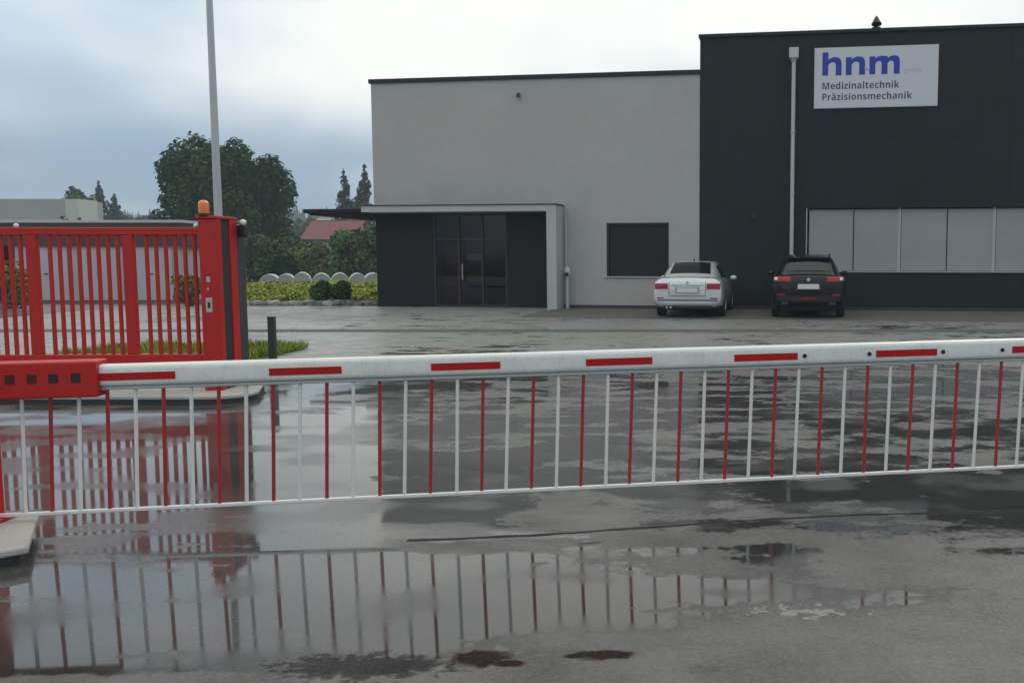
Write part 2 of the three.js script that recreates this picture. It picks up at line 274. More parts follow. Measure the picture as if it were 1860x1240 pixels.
{ // dark hall
  const t = thing('dark_building', 'tall anthracite clad hall with a long row of pale lowered blinds', 'building', BP, bTurn);
  const R = 17.5, H = 8.02, WX0 = 3.21, WX1 = 13.9, WY0 = 1.16, WY1 = 3.0;
  part('wall', [bx(0.02, 0, -14, R, WY0, -0.05), bx(0.02, WY1, -14, R, H, -0.05), bx(0.02, WY0, -14, WX0, WY1, -0.05), bx(WX1, WY0, -14, R, WY1, -0.05), bx(WX0, WY0, -14, WX1, WY1, -0.4)], M.cladCore, t);
  part('roof_edge', bx(-0.04, H, -14.05, R, H + 0.1, 0.09, 0.012), M.coping, t);
  part('base_strip', bx(0.0, 0, -0.048, R, 0.11, 0.0), M.charcoal, t);
  const rows = [[0.12, WY0], [WY0, 2.08], [2.08, WY1], [WY1, 4.0], [4.0, 5.0], [5.0, 6.0], [6.0, 7.0], [7.0, H - 0.004]];
  const cols = [0, 8.9, 13.6, R];
  for (const [y0, y1] of rows) for (let i = 0; i < 3; i++) {
    const inW = y0 >= WY0 && y1 <= WY1; let a = cols[i], b = cols[i + 1];
    if (inW) { if (i === 0) b = WX0 - 0.03; else if (i === 1) continue; else a = WX1 + 0.03; }
    part('cladding_panel', metres(bx(a + 0.002, y0 + 0.0015, -0.049, b - 0.002, y1 - 0.0015, 0.02)), M.clad, t);
  }
  part('side_panel', metres(bx(0.0, 6.99, -14, 0.019, H - 0.004, -0.06)), M.clad, t);
  // ribbon window: four units of two blinds
  const win = part('ribbon_window', [bx(WX0 - 0.03, WY0 - 0.035, -0.049, WX1 + 0.03, WY0, 0.07), bx(WX0 - 0.03, WY0, -0.049, WX0, WY1, 0.03), bx(WX1, WY0, -0.049, WX1 + 0.03, WY1, 0.03)], M.steel, t);
  const u = (WX1 - WX0) / 4, slatRows = 23, sh = (WY1 - WY0 - 0.04) / slatRows;
  for (let k = 0; k < 4; k++) {
    const a = WX0 + k * u;
    if (k) part('mullion', bx(a - 0.045, WY0, -0.39, a + 0.045, WY1, -0.075), M.mullion, win);
    for (let s = 0; s < 2; s++) {
      const x0 = a + 0.06 + s * (u / 2 - 0.02), x1 = x0 + u / 2 - 0.078, sl = [];
      for (let i = 0; i < slatRows; i++) sl.push(bx(x0, WY0 + 0.01 + i * sh, -0.10, x1, WY0 + 0.01 + (i + 0.975) * sh, -0.085));
      const b = part('blind', sl.map((g) => metres(g)), M.paleBlind, win); part('guide_rail', bx(x1 + 0.003, WY0, -0.12, x1 + 0.028, WY1, -0.092), M.paleBlind, b);
    }
  }
  const dp = part('downpipe', cyl(0.06, 0.06, 7.3, 2.76, 0.05, 0.14, 18), M.galv, t); part('hopper', [bx(2.62, 7.32, 0.03, 2.9, 7.62, 0.27, 0.02), cyl(0.12, 0.06, 0.12, 2.76, 7.21, 0.14, 16)], M.galv, dp);
  for (const y of [1.6, 3.4, 5.2]) part('clip', bx(2.69, y, 0.021, 2.83, y + 0.04, 0.21, 0.006), M.steel, dp);
  const v = part('wall_vent', cyl(0.085, 0.085, 0.08, 0, 0, 0, 18).rotateX(Math.PI / 2).translate(1.64, 2.79, 0.02), M.black, t); part('cover', new THREE.TorusGeometry(0.085, 0.012, 8, 20).translate(1.64, 2.79, 0.1), M.darkFrame, v);
}
{ // sign
  const cv = document.createElement('canvas'); cv.width = 1024; cv.height = 504; const c = cv.getContext('2d');
  c.fillStyle = '#c3c8cc'; c.fillRect(0, 0, 1024, 504);
  const B = '#16309c'; c.fillStyle = B;
  const x0 = 62, base = 232, xh = 152, st = 46;   // heavy lower case letters drawn as strokes
  const arch = (x, w) => { c.fillRect(x, base - xh, st, xh); c.beginPath(); c.moveTo(x + st - 4, base - xh + 52); c.lineTo(x + st - 4, base - xh + 22); c.quadraticCurveTo(x + st + 22, base - xh - 4, x + st + 50, base - xh - 4); c.quadraticCurveTo(x + w, base - xh - 4, x + w, base - xh + 56); c.lineTo(x + w, base); c.lineTo(x + w - st, base); c.lineTo(x + w - st, base - xh + 70); c.quadraticCurveTo(x + w - st, base - xh + 40, x + w - st - 22, base - xh + 40); c.quadraticCurveTo(x + st + 8, base - xh + 40, x + st - 4, base - xh + 76); c.closePath(); c.fill(); };
  c.save(); c.translate(x0, 0); c.scale(1.085, 1); c.translate(-x0, 0); c.fillRect(x0, base - 198, st, 198); arch(x0, 150); arch(x0 + 182, 150); arch(x0 + 364, 140); arch(x0 + 364 + 94, 140);
  c.fillStyle = '#c3c8cc'; c.save(); c.translate(x0 + 348, base - 56); c.rotate(0.75); c.fillRect(-16, -16, 32, 32); c.restore();
  c.fillStyle = '#8fa0b4'; c.save(); c.translate(x0 + 348, base - 44); c.rotate(0.75); c.fillRect(-10, -10, 20, 20); c.restore();
  c.restore(); c.fillStyle = '#a2a8ac'; c.font = '58px sans-serif'; c.textBaseline = 'alphabetic'; c.fillText('gmbh', 746, 226);
  c.fillStyle = '#3c4146'; c.font = 'bold 80px sans-serif';
  const fit = (s, x, y, w) => { c.save(); c.translate(x, y); c.scale(w / c.measureText(s).width, 1); c.fillText(s, 0, 0); c.restore(); };
  fit('Medizinaltechnik', 58, 348, 652); fit('Präzisionsmechanik', 58, 442, 760);
  const tx = new THREE.CanvasTexture(cv); tx.colorSpace = THREE.SRGBColorSpace; tx.magFilter = THREE.LinearFilter;
  const s = thing('company_sign', 'pale rectangular sign with blue letters on the dark hall', 'sign', toWorld(5.105, 5.88, 0.03), bTurn);
  part('board', bx(-1.75, 0, 0, 1.75, 1.73, 0.06, 0.008), M.signBoard, s);
  part('print', new THREE.PlaneGeometry(3.46, 1.69).translate(0, 0.865, 0.064), new THREE.MeshStandardMaterial({ map: tx, roughness: 0.5 }), s, 'blue letters and two grey lines of text');
  const l = thing('sign_lamp', 'small black lamp on the roof edge above the sign', 'lamp', toWorld(5.1, 8.12, -0.05), bTurn);
  part('foot', bx(-0.12, 0, -0.1, 0.12, 0.04, 0.12, 0.008), M.black, l); part('stem', bar([0, 0.04, 0], [0, 0.2, 0.08], 0.025), M.black, l); part('hood', new THREE.CylinderGeometry(0.03, 0.15, 0.24, 16).rotateX(-0.25).translate(0, 0.22, 0.1), M.black, l);
}

// ------------------------------------------------------------------ barrier
{
  const A = new THREE.Vector3(-3.089, 0.892, -5.161), Bp = new THREE.Vector3(2.308, 0.972, -5.916);
  const d = Bp.clone().sub(A), len = d.length(); d.normalize();
  const side = new THREE.Vector3(-d.z, 0, d.x).normalize().negate();            // level, towards the camera
  if (side.z < 0) side.negate();
  const up = new THREE.Vector3().crossVectors(side, d).normalize(); if (up.y < 0) up.negate();
  const frame = new THREE.Matrix4().makeBasis(d, up, new THREE.Vector3().crossVectors(d, up)).setPosition(A);
  const place = (g) => g.applyMatrix4(new THREE.Matrix4().makeTranslation(-A.x, 0, -A.z).multiply(frame));
  const t = thing('barrier_boom', 'long white barrier boom with red stripes and a hanging picket skirt', 'barrier', [A.x, 0, A.z]);
  // rounded hollow-look profile extruded along the boom
  const prof = (w, h, r) => { const s = new THREE.Shape(); s.moveTo(-w / 2 + r, -h / 2); s.lineTo(w / 2 - r, -h / 2); s.quadraticCurveTo(w / 2, -h / 2, w / 2, -h / 2 + r); s.lineTo(w / 2, h / 2 - r); s.quadraticCurveTo(w / 2, h / 2, w / 2 - r, h / 2); s.lineTo(-w / 2 + r, h / 2); s.quadraticCurveTo(-w / 2, h / 2, -w / 2, h / 2 - r); s.lineTo(-w / 2, -h / 2 + r); s.quadraticCurveTo(-w / 2, -h / 2, -w / 2 + r, -h / 2); return s; };
  const ext = (s, a, b) => toCreasedNormals(new THREE.ExtrudeGeometry(s, { depth: b - a, bevelEnabled: false, curveSegments: 6 }).rotateY(Math.PI / 2).translate(a, 0, 0), 0.7);
  const boom = part('boom', metres(place(ext(prof(0.085, 0.125, 0.034), -0.6, len + 1.6).translate(0, 0.009, 0))), M.white, t);
  part('lower_rail', place(bx(-0.9, -0.073, -0.022, len + 1.5, -0.054, 0.022, 0.005)), M.galv, boom);
  part('end_cap', place(bx(len + 1.6, -0.056, -0.044, len + 1.615, 0.074, 0.044, 0.006)), M.black, boom);
  for (let k = 0; k < 9; k++) { const a = -0.012 + 0.8935 * k; if (a > len + 1.3) break; part('reflective_strip', place(bx(a, -0.018, 0.042, a + 0.395, 0.024, 0.045)), M.redTape, boom); }
  for (const s of [4.0, 4.412, 4.89, 5.283]) part('bolt_head', place(cyl(0.013, 0.013, 0.006, 0, 0, 0, 12).rotateX(Math.PI / 2).translate(s, 0.004, 0.042)), M.black, boom);
  // red sleeve that holds the boom, with four square holes
  const sl = part('sleeve', place(bx(-1.15, -0.103, -0.075, -0.012, 0.097, 0.075, 0.012)), M.redPaint, t, 'red box sleeve clamped over the boom end');
  for (const s of [-0.451, -0.342, -0.233, -0.119]) part('hole', place(bx(s - 0.025, -0.02, 0.0735, s + 0.025, 0.032, 0.0765, 0.004)), s < -0.3 ? std([0.06, 0.006, 0.006], 0.7) : M.black, sl);
  part('pivot_disc', place(cyl(0.16, 0.16, 0.05, 0, 0, 0, 28).rotateX(Math.PI / 2).translate(-1.15, 0, 0.0)), M.charcoal, sl);
  // skirt: slender pickets leaning a little, alternately white and red
  const top = -0.073, bot = -0.745, lean = 0.030;
  for (let k = -8; k <= 42; k++) {
    const s = 0.742 + k * 0.1471; if (s < -0.95 || s > len + 1.4) continue;
    const j = (NT[(k + 50) * 91] - 0.5) * 0.008;
    part('picket', place(bar([s, top, 0], [s - lean + j, bot, 0], 0.0102, 0.0102, 10)), k % 2 ? M.redPicket : M.white, t);
  }
  part('bottom_rail', place(bx(-0.99, bot - 0.022, -0.012, len + 1.4, bot, 0.012, 0.006)), M.white, t);
  // concrete pad with the slanted edge and the drive cabinet that stands on it just left of the view
  const sh = new THREE.Shape(); sh.moveTo(-5.2, 5.22); sh.lineTo(-3.56, 5.22); sh.lineTo(-3.22, 4.63); sh.lineTo(-3.29, 4.56); sh.lineTo(-5.2, 4.56); sh.closePath();
  const padG = new THREE.ExtrudeGeometry(sh, { depth: 0.016, bevelEnabled: true, bevelSize: 0.012, bevelThickness: 0.012, bevelSegments: 2 }).rotateX(-Math.PI / 2).translate(0, 0.068, 0);
  const padFoot = new THREE.ExtrudeGeometry(sh, { depth: 0.06, bevelEnabled: false }).rotateX(-Math.PI / 2).translate(-0.03, -0.005, 0);
  const pad = solo('concrete_pad', metres(padG), M.concrete, 'light concrete pad at the foot of the barrier cabinet', 'concrete pad'); part('pad_foot', metres(padFoot), M.shadedKerb, pad);
  const c = thing('barrier_cabinet', 'red barrier drive cabinet on the concrete pad', 'cabinet', [-3.84, 0.098, -4.98]);
  part('housing', bx(-0.18, 0.02, -0.16, 0.17, 0.96, 0.12, 0.02), M.redPaint, c); part('foot_plate', bx(-0.22, 0, -0.2, 0.21, 0.019, 0.18, 0.004), M.redPaint, c); part('door', bx(-0.15, 0.12, 0.121, 0.14, 0.9, 0.132, 0.004), M.redPaint, c); part('lock', cyl(0.015, 0.015, 0.012, 0, 0, 0, 12).rotateX(Math.PI / 2).translate(0.1, 0.55, 0.133), M.steel, c);
}

// ------------------------------------------------------------------ gate on its kerbed island
{
  const isl = new THREE.Shape(); isl.moveTo(-16, 9.82); isl.lineTo(-4.85, 9.82); isl.quadraticCurveTo(-4.42, 9.84, -4.46, 10.25); isl.lineTo(-4.74, 11.1); isl.lineTo(-16, 11.1); isl.closePath();
  const slab = (d, y, b) => new THREE.ExtrudeGeometry(isl, { depth: d, bevelEnabled: true, bevelSize: b, bevelThickness: Math.abs(b), bevelSegments: 3, curveSegments: 14 }).rotateX(-Math.PI / 2).translate(0, y, 0);
  const k = struct('kerb_island', metres(slab(0.012, 0.0665, 0.016)), M.concrete); part('kerb_foot', metres(slab(0.066, -0.02, -0.004)), M.shadedKerb, k);
  const Y = 0.095, t = thing('sliding_gate', 'red picket sliding gate beside the flagpole', 'gate', [-4.93, Y, -10.40], 0.05);
  const L = -4.2, R0 = -0.06;
  part('top_rail', metres(bx(L, 1.70, -0.035, R0, 1.785, 0.035, 0.01)), M.redPaint, t);
  part('bottom_beam', metres(bx(L, 0.22, -0.06, R0, 0.39, 0.06, 0.012)), M.redPaint, t);
  const ups = [-0.93, -1.96, -2.99, -4.02];
  for (const x of ups) part('upright', metres(bx(x - 0.058, 0.39, -0.035, x + 0.058, 1.70, 0.035, 0.008)), M.redPaint, t);
  for (let x = -0.12; x > L; x -= 0.1035) if (!ups.some((u) => Math.abs(u - x) < 0.088)) part('picket', bx(x - 0.0175, 0.39, -0.0175, x + 0.0175, 1.70, 0.0175, 0.004), M.redPaint, t);
  for (const x of [-0.2, -2.12]) part('bolt_cap', new THREE.SphereGeometry(0.026, 12, 8).translate(x, 1.805, 0), M.white, t);
  // guide post: front and rear columns joined at the top, with lock plates
  const p = thing('gate_post', 'red twin column gate post carrying the amber lamp', 'gate post', [-4.925, Y, -10.28], 0.0);
  part('front_column', metres(bx(-0.105, 0, -0.05, 0.105, 1.875, 0.05, 0.012)), M.redPaint, p);
  part('rear_column', metres(bx(-0.105, 0, -0.42, 0.105, 1.875, -0.25, 0.01)), M.redPaint, p);
  part('cap', bx(-0.125, 1.876, -0.43, 0.11, 1.91, 0.06, 0.008), M.redPaint, p);
  part('back_stop', bx(-0.10, 0, -0.62, 0.105, 1.83, -0.425, 0.01), M.charcoal, p, 'dark grey column behind the red ones');
  part('gap_shade', bx(0.02, 0.0, -0.245, 0.09, 1.875, -0.055, 0.006), M.rubber, p, 'dark filler added for the shade between the red columns');  // dark filler added as painted shade of the gap between columns
  const lk = part('lock_plate', bx(-0.05, 0.86, 0.0505, 0.02, 1.02, 0.058, 0.006), M.galv, p); part('keyhole', bx(-0.028, 0.91, 0.0585, -0.002, 0.97, 0.063), M.black, lk);
  part('sticker', bx(-0.035, 1.19, 0.0505, 0.005, 1.25, 0.054), M.galv, p); part('sticker', bx(-0.03, 1.1, 0.0505, -0.012, 1.13, 0.054), M.galv, p);
  const ph = part('photocell', new RoundedBoxGeometry(0.08, 0.14, 0.1, 2, 0.02).translate(0.16, 1.76, -0.46), M.black, p); part('lens_hood', new THREE.SphereGeometry(0.035, 12, 8).translate(0.18, 1.855, -0.42), M.white, ph); part('arm', bx(0.09, 1.85, -0.5, 0.19, 1.875, -0.46, 0.005), M.galv, ph);
  const l = thing('warning_lamp', 'small amber warning lamp on top of the gate post', 'lamp', [-4.965, Y + 1.911, -10.25]);
  part('base', cyl(0.055, 0.06, 0.025, 0, 0, 0, 20), M.black, l);
  part('lens', new THREE.LatheGeometry([[0.052, 0.025], [0.054, 0.05], [0.054, 0.125], [0.048, 0.15], [0.03, 0.163], [0, 0.167]].map(([a, b]) => new THREE.Vector2(a, b)), 24), M.amber, l); part('bulb', cyl(0.02, 0.026, 0.09, 0, 0.026, 0, 12), M.amberCore, l);
  const f = thing('flagpole', 'tall slim pale grey pole rising behind the gate post', 'pole', [-5.42, 0, -11.55]);
  part('shaft', metres(new THREE.CylinderGeometry(0.026, 0.056, 7.6, 20).translate(0, 3.8, 0)), M.galv, f); part('foot_plate', cyl(0.13, 0.13, 0.03, 0, 0.095, 0, 20), M.steel, f); part('finial', new THREE.SphereGeometry(0.05, 14, 10).translate(0, 7.63, 0), M.galv, f);
  const b = thing('bollard', 'short dark grey square bollard between gate and yard', 'bollard', [-5.17, 0, -12.4]);
  part('post', bx(-0.043, 0, -0.043, 0.043, 0.76, 0.043, 0.008), M.charcoal, b); part('cap', bx(-0.046, 0.76, -0.046, 0.046, 0.775, 0.046, 0.005), M.charcoal, b); part('foot_plate', bx(-0.08, 0, -0.08, 0.08, 0.012, 0.08), M.charcoal, b);
}

// ------------------------------------------------------------------ cars (own axes: tail at z = 0, nose towards -z)
function loft(secs) {
  const n = secs[0].length, pos = [], idx = [];
  const ring = (s) => [...s, ...s.slice(1, -1).reverse().map(([x, y, z]) => [-x, y, z])];
  const rings = secs.map(ring), m = rings[0].length;
  rings.forEach((r) => r.forEach((p) => pos.push(...p)));
  for (let i = 0; i < rings.length - 1; i++) for (let j = 0; j < m; j++) { const a = i * m + j, b = i * m + (j + 1) % m, c = a + m, d = b + m; idx.push(a, c, b, b, c, d); }
  for (const [i, flip] of [[0, true], [rings.length - 1, false]]) { const c = pos.length / 3; const av = rings[i].reduce((s, p) => [s[0] + p[0] / m, s[1] + p[1] / m, s[2] + p[2] / m], [0, 0, 0]); pos.push(...av); for (let j = 0; j < m; j++) { const a = i * m + j, b = i * m + (j + 1) % m; flip ? idx.push(c, a, b) : idx.push(c, b, a); } }
  const g = new THREE.BufferGeometry(); g.setAttribute('position', new THREE.Float32BufferAttribute(pos, 3)); g.setIndex(idx); return toCreasedNormals(g, 0.55);
}
function grid(fn, nu, nv) {   // surface patch from fn(u, v) -> [x, y, z]
  const pos = [], idx = []; for (let j = 0; j <= nv; j++) for (let i = 0; i <= nu; i++) pos.push(...fn(i / nu, j / nv));
  for (let j = 0; j < nv; j++) for (let i = 0; i < nu; i++) { const a = j * (nu + 1) + i, b = a + 1, c = a + nu + 1; idx.push(a, b, c, b, c + 1, c); }
  const g = new THREE.BufferGeometry(); g.setAttribute('position', new THREE.Float32BufferAttribute(pos, 3)); g.setIndex(idx); g.computeVertexNormals(); return g;
}
const ipol = (tab, z) => { for (let i = 0; i < tab.length - 1; i++) { const a = tab[i], b = tab[i + 1]; if ((z <= a[0] && z >= b[0])) { const t = (a[0] - z) / (a[0] - b[0]); return a.map((v, k) => mix(v, b[k], t)); } } return tab[z > tab[0][0] ? 0 : tab.length - 1]; };
function car(o, cfg) {
  const { body, house, paint } = cfg;
  const bs = (r) => { const [z, w, yb, ym, yl, yt, wt] = r; return [[0, yb, z], [w * 0.82, yb, z], [w * 0.955, yb + 0.06, z], [w * 0.995, ym - 0.08, z], [w, ym, z], [w * 0.99, mix(ym, yl, 0.6), z], [w * 0.955, yl, z], [mix(wt, w * 0.955, 0.45), mix(yl, yt, 0.62), z], [wt, yt - 0.012, z], [wt * 0.5, yt, z], [0, yt + 0.008, z]]; };
  const fine = (tab, n) => { const out = []; for (let i = 0; i < tab.length - 1; i++) for (let k = 0; k < n; k++) out.push(tab[i].map((v, q) => mix(v, tab[i + 1][q], k / n))); out.push(tab[tab.length - 1]); return out; };
  const shell = part('body', loft(fine(body, 2).map(bs)), paint, o);
  const hs = (r) => { const [z, wb, y0, wt, yt] = r; return [[0, y0 - 0.06, z], [wb, y0 - 0.06, z], [wb, y0, z], [mix(wb, wt, 0.45) + 0.012, mix(y0, yt - 0.05, 0.5), z], [wt, yt - 0.05, z], [wt * 0.9, yt - 0.014, z], [wt * 0.5, yt + 0.004, z], [0, yt + 0.01, z]]; };
  const cabin = part('cabin', loft(fine(house, 3).map(hs)), paint, o);
  // panes a few millimetres proud of the cabin
  const topAt = (z, k) => { const [, , , wt, yt] = ipol(house, z), a = Math.abs(k); return [k * wt * 0.9, mix(mix(yt + 0.01, yt + 0.004, a / 0.55), yt - 0.014, sst(0.45, 1, a)), z]; };
  const lift = cfg.rearTilt;
  part('rear_window', grid((u, v) => { const z = mix(cfg.rw[0], cfg.rw[1], v), k = (u * 2 - 1) * mix(cfg.rw[2], cfg.rw[3], v), p = topAt(z, k); return [p[0], p[1] + 0.012 * lift[0], p[2] + 0.012 * lift[1]]; }, 10, 8), M.glassDark, cabin);
  part('windscreen', grid((u, v) => { const z = mix(cfg.ws[0], cfg.ws[1], v), k = (1 - u * 2) * 0.86, p = topAt(z, k); return [p[0], p[1] + 0.01, p[2] - 0.008]; }, 8, 6), M.glassDark, cabin);
  for (const s of [-1, 1]) for (const [za, zb] of cfg.sideWin) part('side_window', grid((u, v) => { const z = mix(za, zb, u), [, wb, y0, wt, yt] = ipol(house, z), f = mix(0.08, 0.88, v); const w = f < 0.5 ? mix(wb, mix(wb, wt, 0.45) + 0.012, f * 2) : mix(mix(wb, wt, 0.45) + 0.012, wt, f * 2 - 1); return [s * (w + 0.007), mix(y0, yt - 0.05, f), z]; }, 6, 5), M.glassDark, cabin);
  // wheels
  for (const [z, s] of [[cfg.axles[0], -1], [cfg.axles[0], 1], [cfg.axles[1], -1], [cfg.axles[1], 1]]) {
    const R = cfg.R, wx = cfg.track * s, w = part('wheel', new THREE.LatheGeometry([[R * 0.62, -0.105], [R * 0.9, -0.11], [R * 0.985, -0.085], [R, -0.05], [R, 0.05], [R * 0.985, 0.085], [R * 0.9, 0.11], [R * 0.62, 0.105]].map(([a, b]) => new THREE.Vector2(a, b)), 32).rotateZ(Math.PI / 2).translate(wx, R, z), M.rubber, o);
    const rim = [cyl(R * 0.16, R * 0.16, 0.05, 0, 0.03, 0, 16), new THREE.TorusGeometry(R * 0.6, 0.018, 8, 28).rotateX(Math.PI / 2).translate(0, 0.085, 0), cyl(R * 0.6, R * 0.6, 0.02, 0, -0.02, 0, 28)];
    for (let k = 0; k < 5; k++) rim.push(bx(-0.03, 0.045, 0.02, 0.03, 0.075, R * 0.6).rotateY(k * Math.PI * 2 / 5));
    part('rim', rim.map((g) => g.rotateZ(-s * Math.PI / 2).translate(wx, R, z)), M.galv, w);
  }
  for (const [z] of [[cfg.axles[0]], [cfg.axles[1]]]) for (const s of [-1, 1]) part('wheel_arch', new THREE.RingGeometry(cfg.R * 0.98, cfg.R * 1.16, 28, 1, 0, Math.PI).rotateY(s * Math.PI / 2).translate(s * (cfg.track + 0.115), cfg.R, z), M.rubber, o);
  part('underbody', bx(-cfg.track + 0.12, 0.17, cfg.axles[1] - 0.5, cfg.track - 0.12, 0.34, cfg.axles[0] + 0.4, 0.03), M.black, o);
  for (const s of [-1, 1]) { const m = part('mirror', new THREE.SphereGeometry(0.1, 14, 10).scale(1.0, 0.72, 0.6).translate(s * (cfg.mirror[0] + 0.1), cfg.mirror[1], cfg.mirror[2]), paint, o); part('mirror_arm', bx(Math.min(s * (cfg.mirror[0] - 0.1), s * (cfg.mirror[0] + 0.06)), cfg.mirror[1] - 0.07, cfg.mirror[2] - 0.03, Math.max(s * (cfg.mirror[0] - 0.1), s * (cfg.mirror[0] + 0.06)), cfg.mirror[1] - 0.03, cfg.mirror[2] + 0.02, 0.008), M.black, m); }
  return { shell, cabin };
}
// a thin plate that follows the tail: box bent back at the outer ends
const caster = new THREE.Raycaster();
function tailPlate(x0, x1, y0, y1, mesh, t = 0.008) {
  mesh.updateMatrixWorld(true); const inv = mesh.matrixWorld.clone().invert(), A = new THREE.Vector3(), D = new THREE.Vector3();
  const hit = (x, y) => { for (let k = 0; k < 12; k++) { A.set(x * (1 - k * 0.006), y, 2).applyMatrix4(mesh.matrixWorld); D.set(0, 0, -1).transformDirection(mesh.matrixWorld); caster.set(A, D); const h = caster.intersectObject(mesh, false)[0]; if (h) return h.point.applyMatrix4(inv).z; } return -0.2; };
  return grid((u, v) => { const x = mix(x0, x1, u), y = mix(y0, y1, v); return [x, y, hit(x, y) + t]; }, 12, 5);
}
const tailLight = phy([0.30, 0.003, 0.012], 0.2, { specularIntensity: 0.6, clearcoat: 0.4, clearcoatRoughness: 0.04 });
const tailClear = phy([0.65, 0.5, 0.5], 0.15, { clearcoat: 1 });
const plateM = std([0.62, 0.63, 0.60], 0.5);
{
  const silver = phy([0.60, 0.62, 0.62], 0.34, { metalness: 0.45, clearcoat: 1, clearcoatRoughness: 0.06 });
  const p = [0.68, 0, -24.0];
  const o = thing('silver_car', 'silver saloon car parked tail out beside the grey wall', 'car', p, bTurn + 0.01);
  const { shell } = car(o, {
    paint: silver, R: 0.325, track: 0.81, axles: [-1.12, -4.0], mirror: [0.9, 0.98, -3.0], rearTilt: [0.75, 0.65], rw: [-0.72, -1.40, 0.92, 0.88], ws: [-2.95, -3.62], sideWin: [[-1.3, -2.12], [-2.2, -3.05]],
    body: [[0.0, 0.76, 0.38, 0.54, 0.80, 0.86, 0.62], [-0.025, 0.83, 0.33, 0.55, 0.88, 0.96, 0.66], [-0.07, 0.875, 0.30, 0.56, 0.925, 1.03, 0.68], [-0.22, 0.905, 0.27, 0.58, 0.95, 1.055, 0.70], [-0.6, 0.92, 0.24, 0.58, 0.965, 1.07, 0.70], [-1.2, 0.925, 0.22, 0.58, 0.955, 1.03, 0.72], [-3.2, 0.915, 0.22, 0.58, 0.93, 0.99, 0.72], [-3.8, 0.905, 0.24, 0.56, 0.88, 0.965, 0.66], [-4.5, 0.86, 0.26, 0.52, 0.76, 0.84, 0.58], [-4.74, 0.76, 0.30, 0.48, 0.64, 0.70, 0.5], [-4.82, 0.6, 0.38, 0.46, 0.54, 0.57, 0.42]],
    house: [[-0.58, 0.70, 1.04, 0.66, 1.075], [-0.85, 0.755, 1.0, 0.645, 1.20], [-1.15, 0.785, 0.98, 0.625, 1.335], [-1.42, 0.80, 0.97, 0.61, 1.425], [-1.75, 0.81, 0.965, 0.605, 1.46], [-2.3, 0.815, 0.96, 0.605, 1.47], [-2.85, 0.81, 0.96, 0.60, 1.435], [-3.3, 0.79, 0.96, 0.64, 1.22], [-3.78, 0.72, 0.95, 0.68, 0.99]],
  });
  for (const s of [-1, 1]) { const a = s * 0.50, b = s * 0.85; const l = part('tail_light', tailPlate(Math.min(a, b), Math.max(a, b), 0.745, 0.895, shell, 0.010), tailLight, o); part('light_edge', tailPlate(s > 0 ? 0.505 : -0.75, s > 0 ? 0.75 : -0.505, 0.735, 0.75, shell, 0.016), tailClear, l); }
  part('boot_handle_strip', tailPlate(-0.42, 0.42, 0.83, 0.86, shell, 0.008), M.galv, o);
  const pl = part('number_plate', bx(-0.26, 0.66, 0.0, 0.26, 0.77, 0.03, 0.004), plateM, o); part('plate_recess', bx(-0.32, 0.635, -0.05, 0.32, 0.81, 0.012, 0.01), std([0.35, 0.37, 0.38], 0.5), pl);
  for (const x of [-0.47, 0.47]) part('boot_seam', tailPlate(x - 0.006, x + 0.006, 0.58, 0.93, shell, 0.012), M.charcoal, o);
  part('boot_seam', tailPlate(-0.465, 0.465, 0.572, 0.586, shell, 0.008), M.charcoal, o);
  part('emblem', cyl(0.038, 0.038, 0.01, 0, 0, 0, 18).rotateX(Math.PI / 2).translate(0, 0.91, -0.012), M.steel, o);
  part('bumper_groove', tailPlate(-0.78, 0.78, 0.445, 0.475, shell, 0.008), M.charcoal, o);
  part('bumper_lip', tailPlate(-0.72, 0.72, 0.36, 0.445, shell, 0.016), silver, o);
  part('diffuser', bx(-0.62, 0.24, -0.35, 0.62, 0.36, -0.04, 0.02), M.black, o);
  for (const s of [-1, 1]) part('reflector', tailPlate(s > 0 ? 0.6 : -0.78, s > 0 ? 0.78 : -0.6, 0.50, 0.53, shell, 0.008), tailLight, o);
  for (const x of [-0.52, -0.42]) part('exhaust_pipe', cyl(0.03, 0.03, 0.12, 0, 0, 0, 14).rotateX(Math.PI / 2).translate(x, 0.28, -0.06), M.steel, o);
  part('roof_aerial', new THREE.SphereGeometry(0.05, 12, 8).scale(0.45, 0.9, 1.6).translate(0, 1.485, -1.75), M.black, o);
}
